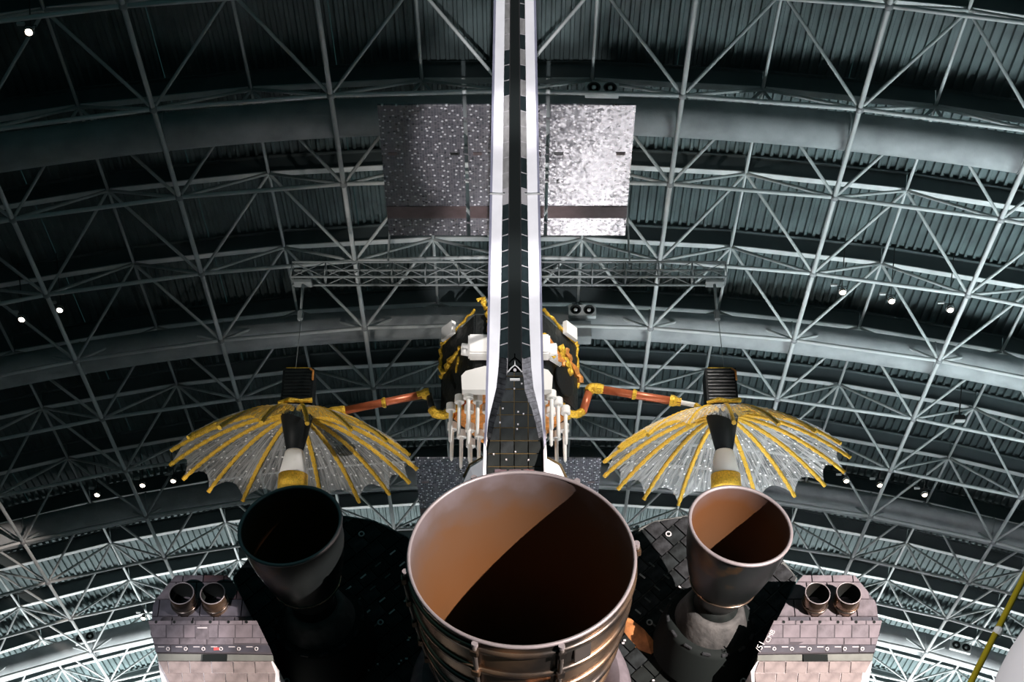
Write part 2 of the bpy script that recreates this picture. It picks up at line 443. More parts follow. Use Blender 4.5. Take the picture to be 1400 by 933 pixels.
def bars(name, segs, r, m, n, cap=298):
    segs = sorted(segs, key=lambda s: -px_len(*s))
    for a, b in segs[:cap]: bar(name, a, b, name, r, m, frame, n)
    if segs[cap:]:
        bm = bmesh.new()
        for a, b in segs[cap:]: add_tube(bm, [a, b], r, 6)
        o = bm_obj(name, bm, m, frame, True); o['kind'] = 'stuff'
lc, cc, dg, ulc = [], [], [], []
for j in range(J0, J1 + 1):
    for i in range(-NI, NI + 1):
        a = low(i, j)
        if j < J1: lc.append((a, low(i, j + 1)))
        if i < NI: cc.append((a, low(i + 1, j)))
        for di in (-1, 0):
            for dj in (-1, 0):
                if -NI <= i + di < NI and J0 <= j + dj < J1: dg.append((a, up(i + di, j + dj)))
for j in range(J0, J1):
    for i in range(-NI, NI):
        if j < J1 - 1: ulc.append((up(i, j), up(i, j + 1)))
bars('longitudinal_chord', lc, 0.047, M['frame'], 10)
bars('cross_chord', cc, 0.042, M['frame'], 10)
bars('diagonal_brace', dg, 0.034, M['brace'], 8)
bars('upper_chord', ulc, 0.034, M['brace'], 8)
nb = bmesh.new(); bmesh.ops.create_icosphere(nb, subdivisions=2, radius=0.085)
nme = bpy.data.meshes.new('node'); nb.to_mesh(nme); nb.free(); nme.materials.append(M['node'])
for p in nme.polygons: p.use_smooth = True
for j in range(J0, J1 + 1):
    for i in range(-NI, NI + 1):
        if px_len(low(i, j), low(i, j) + Vector((0, 0, .1))) > 0:
            link('node', nme, frame).location = low(i, j)
# I-beams along the upper rows that carry the deck
def beam_mesh(name, parts_, m):
    bm = bmesh.new()
    for c, sz in parts_: add_box(bm, c, sz)
    me = bpy.data.meshes.new(name); bmesh.ops.recalc_face_normals(bm, faces=bm.faces); bm.to_mesh(me); bm.free()
    me.materials.append(m); return me
Lb = 2 * (R + HU) * math.sin(DT / 2)
web_me = beam_mesh('beam_web', [((0, 0, 0.21), (Lb, 0.02, 0.40)), ((0, 0, 0.41), (Lb, 0.17, 0.025))], M['beam'])
flange_me = beam_mesh('beam_flange', [((0, 0, 0), (Lb * .97, 0.15, 0.022))], M['frame'])  # dark web, pale flange: the beam's shade and light put into colour
for j in range(J0, J1):
    for i in range(-NI, NI - 1):
        a, b = up(i, j), up(i + 1, j)
        for nm, me in (('beam_web', web_me), ('beam_flange', flange_me)):
            o = link(nm, me, frame); o.location = (a + b) / 2; o.rotation_euler = (0, (i + 1) * DT, 0)

# ------------------------------------------------------------------ round supply ducts following the arch
duct_names = ['grey round supply duct crossing the roof behind the upper solar panel',
              'grey round supply duct crossing the roof behind the satellite body',
              'grey round supply duct crossing the roof behind the mesh dish antennas',
              'grey round supply duct crossing the roof lowest, beside the thruster pods']
def duct_pos(jj): return Y0 + jj * ROW
DUCTS = (-0.5, 2.3, 5.2, 8.3)
for jj, lab in zip(DUCTS, duct_names):
    y = duct_pos(jj)
    t = thing('supply_duct', lab, 'air duct', tuple(vault(0, R + .55, y)), 'supply ducts along the roof')
    org = t.location
    for k in range(-6, 6):
        bm = bmesh.new()
        pts = [vault((k + q / 4) * DT, R + .55, y) - org for q in range(5)]
        add_tube(bm, pts, 0.36, 20, caps=False)
        bm_obj('duct_section', bm, M['duct'], t, True)
        bm = bmesh.new(); th = k * DT
        add_ring(bm, vault(th, R + .55, y) - org, (math.cos(th), 0, -math.sin(th)), 0.365, 0.018, 20, 6)
        bm_obj('duct_band', bm, M['duct'], t, True)

def vent(th, jj, lab, w=0.62):
    y = duct_pos(jj) - 0.40
    c = vault(th, R + .55, y)
    t = thing('vent_box', lab, 'vent', tuple(c), 'twin round vents on the ducts'); t.rotation_euler = (0, th, 0)
    box('housing', (0, 0, 0), (w, 0.12, 0.30), M['diffuser'], t, 0.01)
    for sx in (-1, 1):
        bm = bmesh.new(); add_lathe(bm, [(0, 0.001), (0, .115), (0.03, .125), (0.03, .10), (0.005, .09)], (sx * w * .24, -0.06, 0), (0, -1, 0), 24)
        r_ = bm_obj('vent_ring', bm, M['fandark'], t, True)
        bm = bmesh.new(); add_lathe(bm, [(0.0, .045), (0.03, .04), (0.035, .001)], (sx * w * .24, -0.066, 0), (0, -1, 0), 14)
        bm_obj('vent_core', bm, M['diffuser'], r_, True)
vent(0.0368, -0.62, 'white twin round vent box above the right end of the upper solar panel')
vent(0.0351, 2.27, 'white twin round vent box just right of the satellite body')
vent(0.2893, 8.26, 'white twin round vent box right of the thruster pod, left of the yellow pole')
vent(0.2856, 5.35, 'white twin round vent box cut by the right edge, above the yellow pole')
vent(-0.2665, 5.4, 'white twin round vent box at the left edge above the left thruster pod')
vent(-0.2708, 8.22, 'white twin round vent box at lower left, left of the thruster pod')
b_ = box('duct_junction_box', (1.45, duct_pos(2.3) - .42, 20.5), (0.62, 0.35, 0.42), M['duct'], None, 0.01)
tag(b_, 'grey square duct junction box hanging below the twin vent right of the satellite body', 'vent')

# ------------------------------------------------------------------ small spotlights on the roof frame
def roof_lamp(p, lab, kind='spot'):
    x, y, z = p
    t = thing('roof_spotlight', lab, 'lamp', (x, y, z), 'spotlights on the roof frame')
    S_ = 0.85; t.scale = (S_, S_, S_)
    d = Vector((-0.05 * (1 if x > 0 else -1), -0.45, -0.9)).normalized()
    bm = bmesh.new(); add_lathe(bm, [(-.13, .001), (-.13, .06), (-.02, .085), (.07, .09), (.07, .08), (.02, .075), (.02, .001)], (0, 0, 0), d, 16)
    h = bm_obj('lamp_can', bm, M['lampbody'], t, True)
    bm = bmesh.new(); add_lathe(bm, [(.04, .001), (.045, .05), (.035, .078)], (0, 0, 0), d, 16)
    bm_obj('lens', bm, M['lens'], h, True)
    bm = bmesh.new(); add_ring(bm, (0, 0, 0), d, .093, .012, 16, 6); bm_obj('lamp_ring', bm, M['lampgrey'], h, True)
    tube('yoke', [(-.11, 0, 0), (-.11, 0, .16), (.11, 0, .16), (.11, 0, 0)], .012, M['lampbody'], t, 6)
    # hung on a stem from the deck beam above
    r0 = math.hypot(x - CX, z - ZC); top = R + HU + .42 - r0
    u = Vector((x - CX, 0, z - ZC)).normalized()
    tube('stem', [(0, 0, .16), u * (top / S_)], .014, M['lampbody'], t, 6)
    box('ballast', (-.2, 0, .2), (.16, .07, .06), M['lampgrey'], t, .006)
for p, lab in [
    ((-8.133, 20.342, 20.165), 'small lit spotlight near the upper left corner of the roof'),
    ((-10.35, 28.686, 19.73), 'small lit spotlight nearest the left edge, left one of a pair'),
    ((-9.546, 28.58, 19.9), 'small lit spotlight right of its twin near the left edge'),
    ((7.019, 28.534, 20.314), 'small lit spotlight, leftmost of three in the right roof bay'),
    ((8.055, 28.616, 20.145), 'small lit spotlight, middle of three in the right roof bay'),
    ((9.262, 28.608, 19.919), 'small lit spotlight, rightmost of three in the right roof bay'),
    ((8.549, 36.906, 20.056), 'small lit spotlight just right of the right mesh dish rim'),
    ((9.376, 36.835, 19.896), 'small lit spotlight second to the right of the right mesh dish'),
    ((10.493, 36.891, 19.654), 'small lit spotlight third to the right of the right mesh dish'),
    ((-10.565, 36.947, 19.682), 'small lit spotlight third to the left of the left mesh dish'),
    ((-9.428, 36.892, 19.924), 'small lit spotlight second to the left of the left mesh dish'),
    ((-8.668, 36.934, 20.07), 'small lit spotlight just left of the left mesh dish rim'),
    ((-10.96, 45.048, 19.591), 'small lit spotlight low beside the left thruster pod')]:
    roof_lamp(p, lab)
t = thing('flood_lamp', 'pale rectangular flood lamp on the right roof frame', 'lamp', (10.467, 33.008, 19.66))
box('lamp_housing', (0, 0, .05), (.26, .18, .12), M['lampbody'], t, .02); box('lens', (0, -.02, -.025), (.24, .15, .03), M['lampgrey'], t, .01)
tube('stem', [(0, 0, .1), (.28, 0, 1.35)], .015, M['lampbody'], t, 6)

# ------------------------------------------------------------------ lattice lifting beam with its hangers
lt = thing('lattice_beam', 'slim grey lattice lifting beam hung level above the satellite', 'lattice beam', (-0.06, 25.4, 18.66))
LX, LH, LD = 4.12, .17, .14
nb_ = 13; dx = 2 * LX / nb_
for sz in (-1, 1):
    for sy in (-1, 1):
        tube('rail', [(-LX, sy * LD, sz * LH), (LX, sy * LD, sz * LH)], .022, M['lattice'], lt, 8)
for k in range(nb_ + 1):
    x = -LX + k * dx
    for sy in (-1, 1): bar('post', (x, sy * LD, -LH), (x, sy * LD, LH), 'lattice_post', .013, M['lattice'], lt, 6)
    for sz in (-1, 1): bar('cross_tie', (x, -LD, sz * LH), (x, LD, sz * LH), 'lattice_tie', .012, M['lattice'], lt, 6)
    if k < nb_:
        for sy in (-1, 1):
            bar('lattice_brace', (x, sy * LD, -LH), (x + dx, sy * LD, LH), 'lattice_diag', .010, M['lattice'], lt, 6)
            bar('lattice_brace', (x, sy * LD, LH), (x + dx, sy * LD, -LH), 'lattice_diag', .010, M['lattice'], lt, 6)
for sx in (-1, 1):
    box('end_bracket', (sx * (LX - .22), 0, -LH - .05), (.34, .2, .07), M['lattice'], lt, .01)
    tube('drop_rod', [(sx * (LX - .22), 0, -LH - .08), (sx * (LX - .22), 0, -LH - .75)], [.03, .022], M['lattice'], lt, 8)
    box('clevis', (sx * (LX - .22), 0, -LH - .78), (.10, .1, .2), M['lattice'], lt, .015)
for sx, w in ((-.56, 'left'), (.56, 'right')):
    x = sx * LX - .06
    zt = vault(math.asin((x - CX) / R), R, 25.4).z
    o = tube('hanger_rod', [(x, 25.4, 18.66 + LH), (x, 25.4, zt + 1.4)], .02, M['lattice'])
    tag(o, 'thin grey hanger rod from the roof to the %s end of the lattice beam' % w, 'rod')

# ------------------------------------------------------------------ tracking satellite
sat = thing('satellite', 'relay satellite with two gold ribbed mesh dishes, solar panels and black body hung under roof', 'satellite', (-.05, 25.4, 15.4))
SO = sat.location.copy()
def sl(p): return Vector(p) - SO
# solar wings: each a pair of panels either side of the boom plus a centre panel
def wing(yn, zn, yf, zf, dots=True):
    d = Vector((0, yf - yn, zf - zn)); L = d.length; d.normalize()
    org = Vector((-.08, (yn + yf) / 2, (zn + zf) / 2)) - SO
    w = part('solar_wing', sat); w.location = org; w.rotation_euler = (math.asin(d.z), 0, 0)
    for cx, ww in ((-1.285, 1.27), (0.0, 1.19), (1.285, 1.27)):
        p = box('solar_panel', (cx, 0, 0), (ww, L, .035), M['cells'], w, .004)
        # brown band across the far part and the small terminal boxes belong to the same panel
    for cx, ww in ((-1.285, 1.262), (0.0, 1.18), (1.285, 1.262)):
        box('brown_band', (cx, L * .305, -.0235), (ww, L * .095, .010), M['brownband'], w)
    for cx in (-1.75, -.80, -.45, .45, .80, 1.75):
        box('terminal_plate', (cx, -L * .15, -.0215), (.14, .06, .010), M['kapton'] if abs(cx) < 1 and abs(cx) > .6 else M['brownband'], w)
    for cx in (-.2, .48, .79):
        box('terminal_plate', (cx, L * .06, -.0215), (.03, .07, .010), M['kapton'], w)
    for cx in (-.62, .62):
        for yy in (-.40, -.14, .06, .40):
            tube('hinge_link', [(cx - .06, yy * L - .02, 0), (cx + .06, yy * L + .02, 0)], .016, M['panelframe'], w, 6)
    return w
wing(18.50, 17.03, 21.40, 16.72)
wing(29.40, 16.80, 32.30, 16.70)
for y0, y1 in ((21.3, 24.5), (26.4, 29.5)):
    tube('wing_boom', [sl((-.05, y0, 16.72)), sl((-.05, y1, 16.6))], .05, M['kapton'], sat, 10)

# hexagonal body
hexa = [(1.25 * math.cos(rad(60 * k)), 1.25 * math.sin(rad(60 * k)) * .98) for k in range(6)]
body = hull('body', [(x, y, z) for x, y in hexa for z in (.22, 1.66)], M['kapton'], sat, .02)
hull('amber_base_plate', [(x * .80, y * .86, z) for x, y in hexa for z in (.10, .215)], M['amber'], body)
hull('red_rim_plate', [(x * .84, y * .92, z) for x, y in hexa for z in (.165, .2)], M['copper'], body)
# gold foil seams on the body edges, crumpled
def foil(name, pts, r, m, seed):
    rnd = random.Random(seed); P = []
    for a, b in zip(pts, pts[1:]):
        a, b = Vector(a), Vector(b); n = max(2, int((b - a).length / .07))
        for k in range(n): P.append(a.lerp(b, k / n) + Vector((rnd.uniform(-1, 1), rnd.uniform(-1, 1), rnd.uniform(-1, 1))) * r * .55)
    P.append(Vector(pts[-1]))
    return tube(name, P, [r * rnd.uniform(.45, 1.25) for _ in P], m, body, 7, False)
hx = [Vector((x, y, 0)) for x, y in hexa]
Z1, Z0 = Vector((0, 0, 1.66)), Vector((0, 0, .22))
foil('foil_seam', [hx[3] + Z1, hx[4] + Z1 * 1.06], .028, M['gold'], 1)
foil('foil_seam', [hx[0] + Z1, hx[5] + Z1 * 1.06], .035, M['gold'], 2)
foil('foil_seam', [hx[3] + Z1 + Vector((0, 0, .06)), hx[3] + Vector((0, 0, 1.1))], .04, M['gold'], 3)
foil('foil_seam', [hx[0] + Z1 + Vector((0, 0, .06)), hx[0] + Vector((0, 0, .75))], .035, M['gold'], 4)
foil('foil_seam', [hx[3] + Vector((.0, 0, .95)), hx[3] + Vector((.35, -.62, 1.25))], .06, M['gold'], 5)
foil('foil_seam', [hx[3] + Vector((.3, -.5, .78)), hx[3] + Vector((.34, -.6, 1.05))], .03, M['gold'], 6)
for k in range(4):
    foil('foil_blanket', [hx[5] + Vector((-.05 + .15 * k, .2 * k, 1.20 + .03 * k)), hx[5] + Vector((.18 + .16 * k, .24 * k + .12, .82 - .03 * k))], .065, M['amber'] if k % 2 else M['gold'], 20 + k)
foil('foil_knot', [hx[4] + Z1 + Vector((.05, -.05, .28)), hx[4] + Z1 + Vector((.14, -.05, .30)), hx[4] + Z1 + Vector((.17, -.05, .12)), hx[4] + Z1 + Vector((.26, -.05, .1)), hx[4] + Vector((.24, -.05, 1.25))], .05, M['gold'], 9)
foil('foil_knot', [hx[5] + Z1 + Vector((-.10, -.05, .22)), hx[5] + Z1 + Vector((-.13, -.05, .05)), hx[5] + Vector((-.1, -.05, 1.3))], .035, M['gold'], 10)
foil('foil_seam', [hx[3] * .86 + Vector((0, 0, .15)), hx[4] * .92 + Vector((0, -.03, .24))], .06, M['gold'], 11)
foil('foil_seam', [hx[0] * .86 + Vector((0, 0, .15)), hx[5] * .95 + Vector((0, -.03, .36))], .06, M['gold'], 12)
for k in range(7):
    tube('grille_slat', [(.62 + .02 * k, -1.13 + .02 * k, .74 + .035 * k), (.90 + .02 * k, -.78 + .03 * k, .74 + .035 * k)], .012, M['lampgrey'], body, 6)
# black round radiator on the right face
bm = bmesh.new(); add_lathe(bm, [(0, .001), (0, .30), (.03, .30), (.03, .001)], (.97, -.60, .55), (.86, -.5, 0), 24); bm_obj('round_radiator', bm, M['blackbox'], body)
# white boxes on the front
wb = hull('white_electronics_box', [(x, y, z) for x in (-.72, .72) for y in (-1.38, -1.1) for z in (.62 + .04, 1.06)], M['satwhite'], sat, .03)
for sx in (-1, 1):
    for k in range(2):
        bm = bmesh.new(); add_lathe(bm, [(0, .001), (0, .07), (.14, .06), (.14, .001)], (sx * .7, -1.24, .80 - .1 * k + .05), (sx, 0, .2 - .1 * k), 12); bm_obj('connector', bm, M['satwhite'], wb, True)
bm = bmesh.new()
ring = []
for zz, yy in ((0, -1.2), (0, -1.02)):
    ring.append([bm.verts.new((x * .95, yy, z - .10)) for x, z in [(-.86, .12), (-.88, .40), (-.80, .50), (-.45, .60), (.45, .60), (.72, .52), (.80, .40), (.78, .12)]])
bm.faces.new(ring[0]); bm.faces.new(ring[1][::-1])
for k in range(8): bm.faces.new((ring[0][k], ring[1][k], ring[1][(k + 1) % 8], ring[0][(k + 1) % 8]))
bm_obj('white_shield', bm, M['satwhite'], sat)
for sx in (-1, 1):
    hull('white_corner_box', [(sx * x, y, z) for x, y in ((1.22, -.2), (.98, -.5), (1.05, -.55), (1.25, -.28)) for z in (1.60, 1.86)], M['satwhite'], sat)
# helical antennas pointing down, each a can with a tapered rod
hel = []
for x, ys in ((-1.03, (-.55, .15)), (-.87, (-.85, .45)), (-.71, (-1.0, -.5, .2, .8)), (-.55, (-.85, .45)), (-.39, (-.5, .2)), (.45, (-.5, .2)), (.60, (-.85, .45)), (.74, (-1.0, -.4)), (.86, (-.75, .5)), (1.0, (-.45, .2))):
    hel += [(x, y) for y in ys]
for x, y in hel:
    bm = bmesh.new(); add_lathe(bm, [(0, .001), (0, .084), (-.14, .087), (-.14, .001)], (x, y, .10), (0, 0, 1), 16)
    h = bm_obj('helix_antenna', bm, M['satwhite'], sat, False)
    bm = bmesh.new(); add_lathe(bm, [(-.14, .036), (-.60, .033), (-.74, .028), (-.78, .001)], (x, y, .10), (0, 0, 1), 12)
    bm_obj('antenna_rod', bm, M['satwhite'], h, True)
# mesh dishes
NRIB = 18; RR = 2.16; DEP = 1.0
def dish(cx, phase):
    nrm = Vector((0, -.127, .992))
    c = sl((cx, 25.4, 14.56)); apex = c + nrm * DEP
    D = part('mesh_dish', sat); D.location = apex
    D.rotation_euler = (.127, 0, 0)
    zf = lambda r: -DEP * (r / RR) ** 1.9
    q = D.rotation_euler.to_matrix()
    def P(r, a): return Vector((r * math.cos(a), r * math.sin(a), zf(r)))
    NS = 6; NRD = 14
    bm = bmesh.new(); uvl = bm.loops.layers.uv.new('UVMap'); grid = []
    for g in range(NRIB * NS):
        a = phase + 2 * math.pi * g / (NRIB * NS); f = (g % NS) / NS
        sc = 4 * f * (1 - f)
        col = []
        for k in range(NRD + 1):
            r0 = .22; r = r0 + (RR - r0) * k / NRD
            if k >= NRD - 4: r = r - (RR * .085) * sc * ((k - NRD + 4) / 4) ** 1
            p = P(r, a); p.z += .05 * sc * (k / NRD) ** 2
            col.append(bm.verts.new(p))
        grid.append(col)
    for g in range(NRIB * NS):
        A, B = grid[g], grid[(g + 1) % (NRIB * NS)]
        for k in range(NRD):
            f = bm.faces.new((A[k], A[k + 1], B[k + 1], B[k]))
            for lp, uv in zip(f.loops, ((g / NS, k / NRD), (g / NS, (k + 1) / NRD), ((g + 1) / NS, (k + 1) / NRD), ((g + 1) / NS, k / NRD))): lp[uvl].uv = uv
    bm_obj('reflector_mesh', bm, M['sheer'], D, True)
    for g in range(NRIB):
        a = phase + 2 * math.pi * g / NRIB
        pts, rads = [], []
        for k in range(41):
            r = .2 + (RR + .02 - .2) * k / 40
            p = P(r, a); p.z -= .02
            pts.append(p); rads.append(.042 + .007 * math.sin(k * 2.4 + g) - .005 * (k / 40))
        tube('gold_rib', pts, rads, M['goldrib'], D, 7, False)
    def ax(prof, name, m, n=24, smooth=True):
        bm = bmesh.new(); add_lathe(bm, prof, (0, 0, 0), (0, 0, -1), n); return bm_obj(name, bm, m, D, smooth)
    ax([(-.12, .001), (-.12, .27), (.02, .30), (.72, .155), (.73, .001)], 'hub_cone', M['blackbox'])
    ax([(.70, .001), (.70, .14), (.76, .17), (1.18, .255), (1.19, .001)], 'feed_cone', M['satwhite'])
    ax([(1.18, .001), (1.18, .262), (1.42, .268), (1.43, .20), (1.43, .001)], 'feed_collar', M['gold'])
    bx = part('equipment_box', D)
    bx.rotation_euler = (-.13, 0, 0)
    bm = bmesh.new(); add_box(bm, (0, 0, .46), (.56, .44, .70)); o = bm_obj('equipment_box', bm, M['blackbox'], D); o.rotation_euler = (-.13, 0, 0)
    bpy.data.objects.remove(bx)
    for k in range(9):
        box('louvre', (0, -.225, .18 + .07 * k), (.48, .02, .03), M['kapton'], o)
    box('foil_cap', (0, -.1, .82), (.46, .22, .02), M['gold'], o)
    tube('foil_bracket', [(.2, -.23, .80), (.27, -.24, .74), (.27, -.24, .55)], .02, M['amber'], o, 6)
    # foil lumps where the box meets the reflector
    foil_o = tube('foil_fringe', [(-.3, -.3, .08), (-.1, -.36, .11), (.1, -.34, .10), (.3, -.3, .13)], [.03, .05, .035, .05], M['gold'], D, 7, False)
    return D
dish(-3.86, .05)
dish(3.77, .12)
# booms
def boom(pts, name='dish_boom'):
    return tube(name, [sl(p) for p in pts], .075, M['copper'], sat, 10)
def wrap(pts, r=.095):
    rnd = random.Random(len(pts)); P = []
    pts = [sl(p) for p in pts]
    for a, b in zip(pts, pts[1:]):
        n = max(2, int((b - a).length / .06))
        P += [a.lerp(b, k / n) for k in range(n)]
    P.append(pts[-1])
    return tube('gold_wrap', P, [r * rnd.uniform(.8, 1.15) for _ in P], M['gold'], sat, 9, False)
boom([(-1.62, 25.3, 15.95), (-3.02, 25.3, 15.62)])
wrap([(-1.50, 25.3, 15.98), (-1.72, 25.3, 15.93)])
wrap([(-2.28, 25.3, 15.79), (-2.36, 25.3, 15.775)], .088)
wrap([(-3.0, 25.3, 15.63), (-3.30, 25.3, 15.58), (-3.75, 25.3, 15.57)])
wrap([(-1.44, 25.2, 15.60), (-1.38, 25.2, 15.50), (-1.22, 25.2, 15.47), (-1.08, 25.2, 15.56), (-.95, 25.2, 15.72)], .08)
tube('joint_arm', [sl((-1.50, 25.3, 15.95)), sl((-1.44, 25.2, 15.60))], .06, M['kapton'], sat, 8)
boom([(1.56, 25.3, 16.07), (3.05, 25.3, 15.79)])
tube('white_link', [sl((2.95, 25.3, 15.81)), sl((3.36, 25.3, 15.72))], .045, M['satwhite'], sat, 8)
wrap([(1.38, 25.3, 16.00), (1.44, 25.3, 16.09), (1.66, 25.3, 16.06)], .10)
wrap([(2.18, 25.3, 15.955), (2.26, 25.3, 15.94)], .088)
wrap([(2.85, 25.3, 15.83), (3.05, 25.3, 15.79)])
wrap([(3.30, 25.3, 15.74), (3.42, 25.3, 15.62), (3.66, 25.3, 15.58)], .06)
boom([(1.40, 25.3, 16.02), (1.27, 25.3, 15.58)])
wrap([(1.27, 25.3, 15.60), (1.16, 25.2, 15.48), (1.0, 25.2, 15.50), (.90, 25.2, 15.60)], .085)
# hanging cables
for cx, w in ((-3.94, 'left'), (3.86, 'right')):
    o = tube('suspension_cable', [(cx, 25.2, 16.40), (cx, 25.4, 17.66)], .007, M['cable'], None, 6)
    tag(o, 'thin steel cable holding the %s mesh dish below the lattice beam' % w, 'cable', 'satellite suspension cables')
for cx, w in ((-.45, 'left'), (.45, 'right')):
    o = tube('suspension_cable', [(cx, 25.4, 17.075), (cx, 25.4, 18.5)], .007, M['cable'], None, 6)
    tag(o, 'thin steel cable on the %s of the satellite body, behind the tail fin' % w, 'cable', 'satellite suspension cables')

# ------------------------------------------------------------------ space shuttle seen from behind
XS = 0.035
sh = thing('space_shuttle', 'black and white winged spacecraft seen from behind, large engine bell and tall tail fin', 'spacecraft', (XS, 18.0, 0))
HO = sh.location.copy()
def hl(p): return Vector(p) - HO
# fuselage behind the engines
sec = [(-2.55, 3.6), (-2.75, 5.2), (-2.6, 8.0), (-1.6, 9.2), (0, 9.75), (1.6, 9.2), (2.6, 8.0), (2.75, 5.2), (2.55, 3.6)]
fus = hull('fuselage', [(x, y - HO.y, z) for y in (18.3, 34.0) for x, z in sec], M['white'], sh)
hull('nose', [(x * s_, y - HO.y, 5.2 + (z - 6.2) * s_) for y, s_ in ((34.0, .98), (40, .75), (43.5, .35), (44.5, .1)) for x, z in sec], M['white'], sh)
blk = hull('base_heat_shield', [(x, y - HO.y, z) for y in (18.05, 18.3) for x, z in sec], M['black'], sh)
for x, y in ((-2.0, 21.5), (2.0, 21.5), (0, 40.0)):
    tube('landing_gear_strut', [(x, y - HO.y, 4.4), (x, y - HO.y, .5)], [.16, .11], M['lampgrey'], sh, 10)
    for s_ in (-.28, .28):
        bm = bmesh.new(); add_lathe(bm, [(-.12, .2), (-.14, .42), (-.08, .5), (.08, .5), (.14, .42), (.12, .2)], (x + s_, y - HO.y, .5), (1, 0, 0), 24, close=True)
        bm_obj('landing_gear_wheel', bm, M['lampbody'], sh, True)
for s_ in (-1, 1):
    hull('wing', [(s_ * x, y - HO.y, z) for x, y, z in ((2.5, 19, 4.0), (2.5, 19, 4.3), (11.0, 19.4, 4.1), (11.0, 19.4, 4.2), (11.0, 22, 4.1), (2.5, 31, 4.0), (2.5, 31, 4.6), (6, 25, 4.5))], M['white'], sh)

# main engine bell
EC = Vector((.10, 15.48, 8.41)); ED = Vector((0, math.cos(rad(16)), -math.sin(rad(16))))
def bell_r(s): return 1.195 - .06 * s - .047 * s * s
eng = part('main_engine', sh); eng.location = hl(EC)
q = ED.to_track_quat('Z', 'Y'); eng.rotation_euler = q.to_euler()
# local frame: z runs from the exit plane into the bell, local y/x around
qi = q.to_matrix().inverted()
svals = [0, .05, .2, .4, .7, 1.0, 1.3, 1.6, 1.9, 2.2, 2.5, 2.8, 3.05]
bm = bmesh.new(); add_lathe(bm, [(s, bell_r(s)) for s in svals], (0, 0, 0), (0, 0, 1), 96); bm_obj('bell_shell', bm, M['nozout'], eng, True)
bm = bmesh.new(); add_lathe(bm, [(s, bell_r(s) - .028) for s in svals] + [(3.06, .14), (3.07, .001)], (0, 0, 0), (0, 0, 1), 96); bm_obj('bell_liner', bm, M['nozin'], eng, True)
bm = bmesh.new(); add_ring(bm, (0, 0, 0), (0, 0, 1), 1.183, .022, 96, 10); bm_obj('bell_rim', bm, M['rim'], eng, True)
for s in (.13, .50, .86, 1.20, 1.52, 1.84, 2.14, 2.44, 2.74):
    bm = bmesh.new(); r = bell_r(s); add_lathe(bm, [(s - .035, r - .01), (s - .03, r + .03), (s + .03, r + .03), (s + .035, r - .01)], (0, 0, 0), (0, 0, 1), 96)
    bm_obj('stiffener_band', bm, M['band'], eng, True)
def eng_dir(phi):   # phi measured from the underside towards the right
    w = Vector((math.sin(phi), 0, 0)) + Vector((0, -math.sin(rad(16)), -math.cos(rad(16)))) * math.cos(phi)
    return (qi @ w).normalized()
for phi in (-22.6, 18.7, 98, 150, 205, -80):
    e = eng_dir(rad(phi))
    o = tube('drain_pipe', [e * (bell_r(s) + .045) + Vector((0, 0, s)) for s in (.04, .3, .7, 1.2, 1.7, 2.2, 2.7)], .026, M['pipe'], eng, 8)
    bm = bmesh.new(); add_lathe(bm, [(-.02, .001), (-.02, .034), (.03, .034), (.03, .001)], e * (bell_r(.02) + .03) + Vector((0, 0, .02)), (0, 0, 1), 12); bm_obj('pipe_fitting', bm, M['rim'], o)
    for s in (.13, .5, .86, 1.2, 1.52): 
        box('pipe_clamp', e * (bell_r(s) + .06) + Vector((0, 0, s)), (.09, .09, .05), M['band'], o, .008, e.to_track_quat('Z', 'Y').to_matrix())
e = eng_dir(rad(31))
box('access_plate', e * (bell_r(.28) + .012) + Vector((0, 0, .28)), (.20, .28, .02), M['pipe'], eng, .006, e.to_track_quat('Z', 'Y').to_matrix())
for phi, s, L in ((-3, 1.05, .5), (12, .98, .35), (2, .7, .3), (-10, 1.02, .2)):
    pts = [eng_dir(rad(phi + k * L * 9)) * (bell_r(s) + .035) + Vector((0, 0, s + .02 * math.sin(k))) for k in range(6)]
    tube('feed_line', pts, [.012, .028, .022, .03, .022, .010], M['bronze'], eng, 7)
# dome heat shield around the engine base
bm = bmesh.new(); add_lathe(bm, [(2.10, 1.12), (2.14, 1.20), (2.34, 1.27), (2.9, 1.36), (2.9, 1.0), (2.2, .84), (2.10, 1.12)], (0, 0, 0), (0, 0, 1), 64); bm_obj('engine_dome_shield', bm, M['lav'], eng, True)

